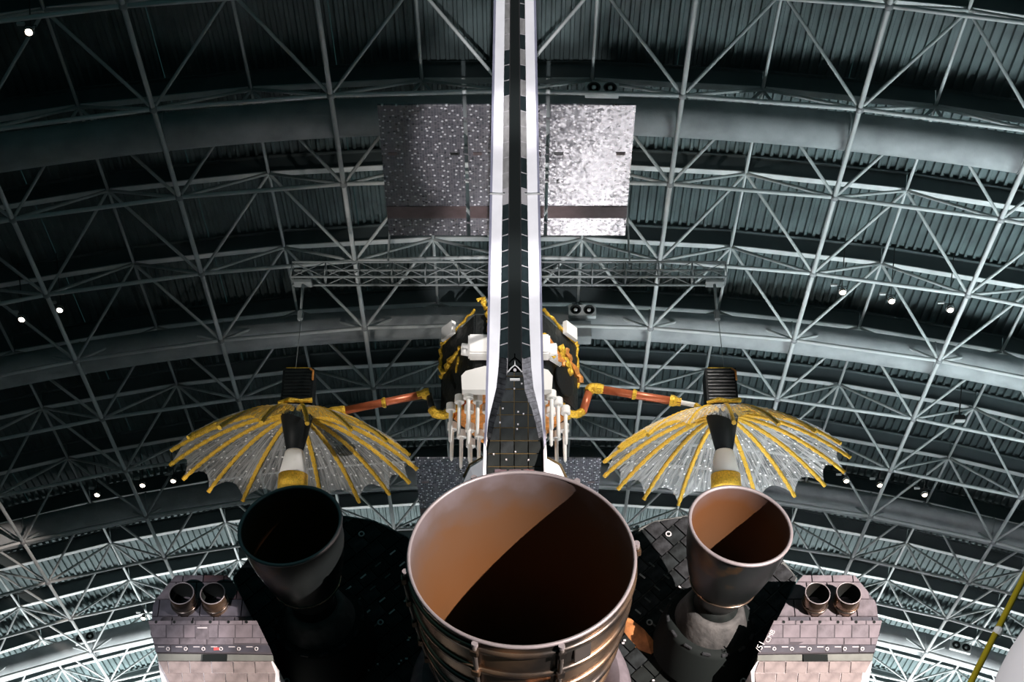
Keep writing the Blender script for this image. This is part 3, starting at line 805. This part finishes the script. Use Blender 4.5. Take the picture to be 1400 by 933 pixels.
# orbital-manoeuvring bells
def small_bell(s_):
    c = Vector((XS + s_ * 2.435, 15.86, 8.93))
    d = Vector((-s_ * .11, .955, -.27)).normalized()
    E = part('orbital_engine', sh); E.location = hl(c); E.rotation_euler = d.to_track_quat('Z', 'Y').to_euler()
    pr = [(0, .555), (.1, .552), (.3, .535), (.55, .49), (.8, .425), (1.0, .35), (1.2, .265), (1.32, .20)]
    bm = bmesh.new(); add_lathe(bm, pr, (0, 0, 0), (0, 0, 1), 64); bm_obj('bell_shell', bm, M['noziom'], E, True)
    bm = bmesh.new(); add_lathe(bm, [(a, b - .02) for a, b in pr] + [(1.33, .001)], (0, 0, 0), (0, 0, 1), 64); bm_obj('bell_liner', bm, M['nozin2'], E, True)
    bm = bmesh.new(); add_ring(bm, (0, 0, 0), (0, 0, 1), .555, .022, 64, 10); bm_obj('bell_rim', bm, M['rim'], E, True)
    bm = bmesh.new(); add_ring(bm, (0, 0, .95), (0, 0, 1), .375, .014, 48, 6); bm_obj('bell_band', bm, M['band'], E, True)
    bm = bmesh.new(); add_lathe(bm, [(1.30, .21), (1.36, .26), (1.9, .24), (2.2, .24)], (0, 0, 0), (0, 0, 1), 32); bm_obj('engine_chamber', bm, M['black'], E, True)
    bm = bmesh.new(); add_lathe(bm, [(1.40, .22), (1.36, .29), (1.42, .34), (1.66, .42), (1.72, .42)], (0, 0, 0), (0, 0, 1), 48)
    bl = bm_obj('blanket_boot', bm, M['blanket'], E, True)
    bm = bmesh.new(); add_lathe(bm, [(1.66, .40), (1.66, .50), (1.72, .53), (2.2, .60)], (0, 0, 0), (0, 0, 1), 48); bm_obj('engine_housing', bm, M['slot'], E, True)
    for k in range(14):
        a = 2 * math.pi * k / 14
        o = box('boot_tab', (math.cos(a) * .50, math.sin(a) * .50, 1.665), (.035, .10, .03), M['black3'], bl, .006, Matrix.Rotation(a, 3, 'Z'))
for s_ in (-1, 1): small_bell(s_)

# rounded aft pods with black tiles
OUT = [(-3.35, 9.20), (-3.139, 9.534), (-2.683, 9.952), (-2.33, 10.04), (-2.059, 10.001), (-1.68, 9.932), (-1.28, 9.727), (-.80, 9.1), (-.70, 8.6), (-.70, 6.4), (-2.35, 6.4), (-2.62, 7.7)]
def aft_pod(s_):
    A = part('aft_pod', sh)
    pts = [(s_ * (x - XS), 17.92 - HO.y, z) for x, z in OUT] + [(s_ * (x - XS) * .98, 20.5 - HO.y, 8.0 + (z - 8.0) * .95) for x, z in OUT]
    hull('pod_shell', pts, M['gap'], A, 0)
    poly = [(s_ * (x - XS), z) for x, z in OUT]
    poly = [(x * .995, max(7.25, z - .004)) for x, z in poly]
    def pick(mx, mz):
        r = random.random()
        if s_ < 0 and mz > 8.6: return M['black3'] if r < .75 else M['black2']  # lit top of the right pod painted with lighter tiles
        return M['black2'] if r < .35 else (M['black3'] if r < .45 and mz > 8.7 else M['black'])
    tile_polygon(A, poly, (0, 17.92 - HO.y, 0), (1, 0, 0), (0, 0, 1), (0, -1, 0), .205, .205, rad(42), .012, .035, pick, shift=.5, rough_h=.12, minarea=.08)
    # pale gap strips and fasteners
    for row in range(4):
        for k in range(5):
            x = -1.95 + k * .17 + row * .12 ; z = 9.05 + k * .155 - row * .15
            if z < 9.62 and x < -1.0:
                r3 = Matrix.Rotation(-s_ * rad(42), 3, 'Y')
                box('pale_strip', (s_ * (x - XS), 17.88 - HO.y, z), (.085, .012, .018), M['mark'] if random.random() < .4 else M['gap'], A, 0, r3)
    for x, z in ((-1.83, 9.76), (-1.55, 8.62), (-1.95, 8.22), (-2.6, 7.9), (-1.75, 8.35)):
        bm = bmesh.new(); add_ring(bm, (s_ * (x - XS), 17.875 - HO.y, z), (0, 1, 0), .03, .009, 16, 6); bm_obj('fastener_ring', bm, M['mark'], A, True)
    rnd = random.Random(3 + s_)
    for k in range(16):
        x, z = rnd.uniform(-2.5, -1.1), rnd.uniform(7.6, 8.6)
        box('fastener', (s_ * (x - XS), 17.88 - HO.y, z), (rnd.uniform(.015, .035), .02, .02), M['mark'], A)
    if s_ < 0:
        o = hull('amber_plate', [(x - XS, y - HO.y, z) for x, y, z in ((1.18, 17.86, 8.72), (1.30, 17.84, 8.74), (1.40, 17.86, 8.55), (1.62, 17.86, 8.22), (1.72, 17.86, 8.30), (1.55, 17.80, 8.50), (1.45, 17.9, 8.3))], M['bronze'], A)
        o['label'] = 'crumpled amber-stained plate'
    # pale inner edge tube along the curved top
    tube('edge_strip', [(s_ * (x - XS), 17.90 - HO.y, z + .004) for x, z in OUT[2:8]], .014, M['gap'], A, 6)
for s_ in (-1, 1): aft_pod(s_)

# thruster pods outboard
AP = [(-4.06, 8.17), (-4.07, 8.517), (-4.035, 8.606), (-3.854, 8.883), (-3.263, 8.883), (-3.175, 8.784), (-3.086, 8.632), (-2.82, 8.17)]
def thruster_pod(s_):
    T = part('thruster_pod', sh)
    X = lambda x: s_ * (x - XS)
    Y = lambda y: y - HO.y
    hull('pod_back', [(X(x), Y(17.12), z) for x, z in AP] + [(X(x * .97 - .08), Y(19.0), 8.2 + (z - 8.2) * .8) for x, z in AP], M['joint'], T)
    def pickA(mx, mz):
        if s_ > 0: return M['heat'] if (mx > X(-3.45) and mz > 8.55) else (M['lav2'] if mz > 8.5 else M['lavdark'])
        return M['lav'] if mz > 8.62 else (M['lavdark'] if random.random() < .3 else M['lav2'])
    tile_polygon(T, [(X(x), z) for x, z in AP], (0, Y(17.12), 0), (1, 0, 0), (0, 0, 1), (0, -1, 0), .235, .21, 0, .008, .025, pickA, shift=.3, rough_h=.06, minarea=.05)
    # projecting shelf with the labelled lower face
    b4 = [(X(-4.018), Y(16.75), 8.192), (X(-2.822), Y(16.75), 8.192), (X(-2.645), Y(16.95), 7.878), (X(-3.938), Y(16.95), 7.903)]
    hull('shelf', b4 + [(X(-4.06), Y(17.3), 8.20), (X(-2.80), Y(17.3), 8.20), (X(-2.64), Y(17.3), 7.878), (X(-3.93), Y(17.3), 7.9)], M['joint'], T)
    o = Vector(b4[3]); ux = Vector((1, 0, 0)); uy = (Vector((0, 16.75, 8.192)) - Vector((0, 16.95, 7.890))).normalized(); nr_ = Vector((0, -uy.z, uy.y))
    if nr_.y > 0: nr_ = -nr_
    L = .372
    q4 = [((Vector(p) - o).x, (Vector(p) - o).dot(uy)) for p in b4]
    xs = sorted(p[0] for p in q4)
    lo, hi = .085, .305
    def band(z0, z1):
        pl = [tuple(p) for p in q4]
        if area2(pl) < 0: pl = pl[::-1]
        pl = clip(pl, (-9, z0), (9, z0)); pl = clip(pl, (9, z1), (-9, z1)); return pl
    pb = lambda mx, my: M['lav'] if random.random() < .6 else M['lav2']
    tile_polygon(T, band(hi, L), o, ux, uy, nr_, .26, .2, 0, .007, .012, pb, rough_h=.1, minarea=.03)
    tile_polygon(T, band(lo + .075, hi), o, ux, uy, nr_, .19, .16, 0, .007, .012, pb, rough_h=.1, minarea=.05)
    tile_polygon(T, band(lo, lo + .073), o, ux, uy, nr_, .30, .09, 0, .007, .012, pb, rough_h=.1, minarea=.05)
    tile_polygon(T, band(-.002, lo - .004), o, ux, uy, nr_, .185, .12, 0, .008, .014, lambda a, b: M['lavdark'], name='label_tile', rough_h=.05, minarea=.03)
    # stencilled rings and label dashes
    for k in range(6):
        xx = -3.80 + k * .195
        c = Vector((X(xx), 0, 0)); c = Vector((X(xx), o.y, o.z)) + uy * .04 + nr_ * .016
        bm = bmesh.new(); add_ring(bm, c, nr_, .017, .006, 14, 5); bm_obj('stencil_ring', bm, M['mark'], T, True)
        rm = Matrix((ux, uy, nr_)).transposed()
        box('stencil_bar', c + ux * -.075 + uy * .022, (.07, .008, .004), M['mark'], T, 0, rm)
        if k == 3 and s_ > 0: box('stencil_bar', c + ux * -.05 + uy * .0, (.06, .03, .004), M['red'], T, 0, rm)
    rm = Matrix((ux, uy, nr_)).transposed()
    if s_ > 0:
        box('pale_patch_tile', Vector((X(-3.42), o.y, o.z)) + uy * .22 + nr_ * .015, (.15, .15, .006), M['lav2'], T, .002, rm)
        box('stencil_bar', Vector((X(-3.42), o.y, o.z)) + uy * .275 + nr_ * .02, (.11, .012, .004), M['mark'], T, 0, rm)
    else:
        # lettering on the inboard edge
        for txt, dx_, dy_, sz, an in (('CMB', 2.87, .17, .075, 62), ('/51', 2.77, .055, .095, 62)):
            cu = bpy.data.curves.new('stencil_letters', 'FONT'); cu.body = txt; cu.size = sz; cu.extrude = .002; cu.align_x = 'CENTER'
            me = None
            ob = bpy.data.objects.new('stencil_letters', cu); COL.objects.link(ob)
            bpy.context.view_layer.update()
            me = bpy.data.meshes.new_from_object(ob.evaluated_get(bpy.context.evaluated_depsgraph_get()))
            bpy.data.objects.remove(ob)
            ob = link('stencil_letters', me, T, M['mark'])
            ob.location = Vector((dx_ - XS, o.y, o.z)) + uy * dy_ + nr_ * .018
            ob.rotation_euler = (rm @ Matrix.Rotation(rad(an), 3, 'Z')).to_euler()
    # row of small holes near the top edge
    for k in range(6):
        bm = bmesh.new(); add_lathe(bm, [(0, .016), (.006, .016), (.006, .001)], Vector((X(-3.93 + k * .2), o.y, o.z)) + uy * .338 + nr_ * .012, nr_, 10); bm_obj('bolt', bm, M['black'], T)
    # seal strip and the stained underside
    hull('seal_strip', [(X(x), Y(y), z) for x, y, z in ((-3.93, 16.98, 7.895), (-2.65, 16.98, 7.88), (-3.913, 17.0, 7.822), (-2.644, 17.0, 7.82), (-3.9, 17.4, 7.9), (-2.65, 17.4, 7.9))], M['strip'], T)
    hull('vent_slot', [(X(x), Y(y), z) for x in (-3.42, -3.15) for y, z in ((16.965, 7.882), (16.985, 7.806), (17.1, 7.85))], M['slot'], T)
    C = [(-3.913, 17.0, 7.815), (-2.644, 17.0, 7.815), (-2.577, 17.1, 7.739), (-2.75, 18.2, 6.95), (-3.42, 18.2, 6.95)]
    hull('underside_shell', [(X(x), Y(y), z) for x, y, z in C] + [(X(-3.85), Y(18.2), 7.05), (X(-3.95), Y(18.4), 7.9), (X(-2.6), Y(18.4), 7.9)], M['white'], T)
    uyc = (Vector((0, 17.0, 7.815)) - Vector((0, 18.2, 6.95))).normalized(); nc = Vector((0, -uyc.z, uyc.y))
    if nc.z > 0: nc = -nc
    oc = Vector((X(-3.2), Y(17.0), 7.815))
    pc = [((X(x) - oc.x), (Vector((0, Y(y), z)) - Vector((0, oc.y, oc.z))).dot(uyc)) for x, y, z in ((-3.90, 17.0, 7.815), (-2.66, 17.0, 7.815), (-2.62, 17.12, 7.73), (-2.77, 18.2, 6.95), (-3.40, 18.2, 6.95))]
    tile_polygon(T, pc, oc, ux, uyc, nc, .24, .19, 0, .006, .012, lambda a, b: M['marble'], name='underside_tile', shift=.4, rough_h=.1, minarea=.05)
    # two thrusters
    for xx in (-3.701, -3.352):
        pr = [(0, .132), (.1, .128), (.22, .112), (.34, .09)]
        c = Vector((X(xx), Y(16.82), 8.545)); d = Vector((0, 1, -.12)).normalized()
        bm = bmesh.new(); add_lathe(bm, [(-.0, .132), (.02, .142), (.12, .140), (.36, .13)], c, d, 32); th = bm_obj('thruster_nozzle', bm, M['nozout'], T, True)
        bm = bmesh.new(); add_lathe(bm, pr + [(.345, .001)], c, d, 32); bm_obj('nozzle_liner', bm, M['nozin2'], th, True)
        bm = bmesh.new(); add_ring(bm, c, d, .136, .007, 32, 8); bm_obj('nozzle_lip', bm, M['rim'], th, True)
        bm = bmesh.new(); add_ring(bm, c + d * .2, d, .142, .012, 32, 6); bm_obj('nozzle_collar', bm, M['band'], th, True)
for s_ in (-1, 1): thruster_pod(s_)

# tail fin: two tapering rudder panels with a deep dark gap and tiled inner faces
# stations: z, y(trailing edge), half widths: outer, inner edge of white strip, inner edge of tile strip
st = [(10.20, 17.20, .385, .352, .335), (10.515, 17.02, .372, .348, .325), (10.787, 16.88, .352, .318, .250), (11.132, 16.69, .346, .222, .115), (11.36, 16.56, .338, .195, .090), (11.745, 16.35, .328, .176, .086), (12.132, 16.14, .320, .168, .084),
      (13.158, 15.57, .297, .150, .078), (15.239, 14.42, .252, .122, .062), (16.9, 13.50, .215, .100, .052)]
fin = part('tail_fin', sh)
def SP(v): return Vector((v[0], v[1] - HO.y, v[2]))
for s_ in (-1, 1):
    bm = bmesh.new(); rows = []
    for z, y, a, b, c in st:
        dy = .025
        rows.append([bm.verts.new(SP(p)) for p in ((s_ * b, y, z), (s_ * (a - .022), y, z), (s_ * a, y + .03, z), (s_ * (a - .02), y + 1.3, z + .1), (s_ * (b - .02), y + .35, z))])
    for A, B in zip(rows, rows[1:]):
        for k in range(5): bm.faces.new((A[k], A[(k + 1) % 5], B[(k + 1) % 5], B[k]))
    bm.faces.new(rows[0]); bm.faces.new(rows[-1])
    me_o = bm_obj('rudder_panel', bm, M['white'], fin)
    # outer edge strip, painted blue-grey for the side turning away
    bm = bmesh.new(); rows = []
    for z, y, a, b, c in st: rows.append([bm.verts.new(SP(p)) for p in ((s_ * (a - .024), y - .006, z), (s_ * (a + .004), y + .02, z), (s_ * (a + .006), y + .10, z), (s_ * (a - .02), y + .06, z))])
    for A, B in zip(rows, rows[1:]):
        for k in range(4): bm.faces.new((A[k], A[(k + 1) % 4], B[(k + 1) % 4], B[k]))
    bm.faces.new(rows[0]); bm.faces.new(rows[-1])
    bm_obj('shaded_edge_strip', bm, M['whiteedge'], fin)
# white stub sides at the fin root
for s_ in (-1, 1):
    hull('root_side', [SP((s_ * x, y, z)) for x, y, z in ((.385, 17.12, 9.6), (.345, 17.12, 9.6), (.378, 17.03, 10.46), (.340, 17.03, 10.46), (.385, 18.3, 9.6), (.36, 18.2, 10.46), (.372, 17.0, 10.55))], M['white'], fin)
    hull('root_fairing', [SP((s_ * x, y, z)) for x, y, z in ((.38, 17.35, 10.52), (.38, 17.35, 9.9), (.62, 17.45, 10.30), (.62, 17.5, 9.9), (.38, 19.5, 10.7), (.7, 19.5, 10.3), (.55, 17.38, 10.43), (.7, 19.5, 9.7), (.38, 19.5, 9.7))], M['white'], fin)
    tube('fairing_seal', [SP((s_ * x, y, z)) for x, y, z in ((.39, 17.34, 10.53), (.55, 17.36, 10.44), (.625, 17.43, 10.30))], .012, M['gapbrass'], fin, 6)
# inner cheeks carrying tiles
def lerp_st(z):
    for A, B in zip(st, st[1:]):
        if A[0] <= z <= B[0]:
            t = (z - A[0]) / (B[0] - A[0]); return [A[k] + (B[k] - A[k]) * t for k in range(5)]
    return list(st[-1])
for s_ in (-1, 1):
    bm = bmesh.new(); rows = []
    zz = [11.0, 11.132, 11.36, 11.745, 12.132, 13.158, 15.239, 16.9]
    for z in zz:
        z_, y, a, b, c = lerp_st(z)
        rows.append([bm.verts.new(SP(p)) for p in ((s_ * (b + .01), y + .035, z), (s_ * c, y + .14, z), (s_ * (c - .012), y + 1.0, z), (s_ * (b + .02), y + 1.0, z))])
    for A, B in zip(rows, rows[1:]):
        for k in range(4): bm.faces.new((A[k], A[(k + 1) % 4], B[(k + 1) % 4], B[k]))
    bm.faces.new(rows[0]); bm.faces.new(rows[-1])
    ck = bm_obj('rudder_cheek', bm, M['mark'], fin)
    z = 11.42; k = 0
    rnd = random.Random(5 + s_)
    while z < 16.6:
        h = .165
        A = lerp_st(z + .007); B = lerp_st(z + h - .007)
        pts = []
        for q_ in (A, B):
            for x, yy, dz in ((q_[3] + .004, q_[1] + .030, 0), (q_[4] - .002, q_[1] + .130, .075)): pts.append(SP((s_ * x, yy - dz * .48, q_[0] + dz)))
            for x, yy, dz in ((q_[3] + .012, q_[1] + .05, 0), (q_[4] + .01, q_[1] + .15, .075)): pts.append(SP((s_ * x, yy - dz * .48, q_[0] + dz)))
        if z < 12.95: m_ = M['tealtile']
        elif z < 13.1: m_ = M['mark']
        else: m_ = M['greytile'] if rnd.random() < .62 else M['tealtile']
        hull('tile', pts, m_, fin)
        z += h; k += 1
    # scuffed lower seals that splay outwards
    zz = [(10.62, .338, .26), (10.787, .316, .252), (11.0, .262, .166), (11.132, .222, .118), (11.30, .200, .10), (11.46, .186, .094)]
    for (z0, b0, c0), (z1, b1, c1) in zip(zz, zz[1:]):
        nseg = 3
        for q_ in range(nseg):
            f0, f1 = q_ / nseg + .02, (q_ + 1) / nseg - .02
            pts = []
            for f in (f0, f1):
                z_ = z0 + (z1 - z0) * f; b_2 = b0 + (b1 - b0) * f; c_2 = c0 + (c1 - c0) * f; y = lerp_st(z_)[1]
                for x, yy in ((b_2, y + .012), (c_2, y + .07), (b_2, y + .1), (c_2, y + .13)): pts.append(SP((s_ * x, yy, z_)))
            hull('seal_tile', pts, M['rubgrey'] if s_ > 0 else M['black3'], fin)
# dark wall deep in the gap, and the tiled base below it
hull('gap_wall', [SP((s_ * x, y + d_, z)) for s_ in (-1, 1) for z, y, x in ((11.1, 16.7, .1), (16.9, 13.5, .05)) for d_ in (.75, .85)], M['slot'], fin)
bz = [(9.7, 17.30, .345), (10.2, 17.22, .335), (10.515, 17.08, .322), (10.787, 16.95, .25), (11.34, 16.66, .088)]
yb = lambda z: 17.22 - (z - 10.2) * .4912
bm_ = [(z, yb(z), x) for z, y, x in bz]
hull('base_panel', [SP((s_ * x, y + d_, z)) for s_ in (-1, 1) for z, y, x in bm_ for d_ in (.035, .5)], M['gapbrass'], fin)
uyb = (Vector((0, 16.66, 11.34)) - Vector((0, 17.22, 10.2))).normalized(); nb2 = Vector((0, -uyb.z, uyb.y))
if nb2.y > 0: nb2 = -nb2
ob_ = SP((0, 17.245, 10.2))
polyb = [(x, (Vector((0, y, z)) - Vector((0, 17.22, 10.2))).dot(uyb)) for z, y, x in bz]
polyb = [(x, v) for x, v in polyb] + [(-x, v) for x, v in polyb[::-1]]
tile_polygon(fin, polyb, ob_, (1, 0, 0), uyb, nb2, .168, .155, 0, .009, .022, lambda a, b: M['black'] if random.random() < .8 else M['black2'], rough_h=.12, minarea=.05)
for x in (-.17, 0, .17):
    box('brown_access_tile', SP((x, 17.19, 10.23)), (.15, .02, .12), M['heat'], fin, .004)
# fork fitting at the foot of the rudder gap
fk = tube('fork_fitting', [SP(p) for p in ((-.085, 16.58, 11.28), (-.04, 16.56, 11.33), (0, 16.55, 11.36), (.04, 16.56, 11.33), (.085, 16.58, 11.28))], .009, M['lampgrey'], fin, 6)
tube('fork_pin', [SP((0, 16.55, 11.36)), SP((0, 16.55, 11.42))], .008, M['lampgrey'], fk, 6)
bm = bmesh.new(); add_lathe(bm, [(0, .02), (.02, .018), (.022, .001)], SP((0, 16.57, 11.30)), (0, -1, 0), 12); bm_obj('fork_bolt', bm, M['mark'], fk, True)
box('fork_bar', SP((0, 16.62, 11.20)), (.12, .03, .02), M['lampgrey'], fk)
# hinge seam
for s_ in (-1, 1):
    tube('hinge_seam', [SP((s_ * .12, 15.55, 13.158)), SP((s_ * .30, 15.53, 13.15))], .012, M['lampgrey'], fin, 6)
rnd = random.Random(11)
for k in range(12):
    z = rnd.uniform(10.3, 11.2); q_ = lerp_st(z); x = rnd.uniform(-.8, .8) * q_[4]
    box('chip', SP((x, q_[1] + .03, z)), (.018, .02, .014), M['mark'], fin)

# ------------------------------------------------------------------ lower right corner
bm = bmesh.new(); c_ = Vector((3.64, 8.1, 0)); prof_ = [(0.0, 1.23), (3.87, 1.23)] + [(3.87 + 1.23 * math.sin(rad(a)), 1.23 * math.cos(rad(a))) for a in range(6, 90, 6)] + [(5.10, .001)]
add_lathe(bm, prof_, (0, 0, 0), (0, 0, 1), 64)
o = bm_obj('capsule', bm, M['tank'], None, True); o.location = c_
tag(o, 'smooth pale rounded capsule top filling the lower right corner', 'spacecraft')
p0, p1 = Vector((3.064, 10.3, 5.182)), Vector((3.527, 10.3, 5.915))
d_ = (p1 - p0).normalized()
b0 = p0 - d_ * (p0.z / d_.z)
t = thing('yellow_pole', 'slender yellow pole leaning right beside the pale capsule at lower right', 'pole', tuple(b0))
tube('pole_tube', [(0, 0, .05), (p1 + d_ * 2.6) - b0], .022, M['yellow'], t, 10)
bm = bmesh.new(); add_lathe(bm, [(0, .001), (0, .22), (.05, .2), (.06, .03), (.06, .001)], (0, 0, 0), (0, 0, 1), 24); bm_obj('pole_base', bm, M['lampbody'], t)
bm = bmesh.new(); add_lathe(bm, [(-.03, .024), (-.02, .032), (.02, .032), (.03, .024)], (p0 + d_ * .42) - b0, tuple(d_), 12); bm_obj('pole_clip', bm, M['lampgrey'], t)
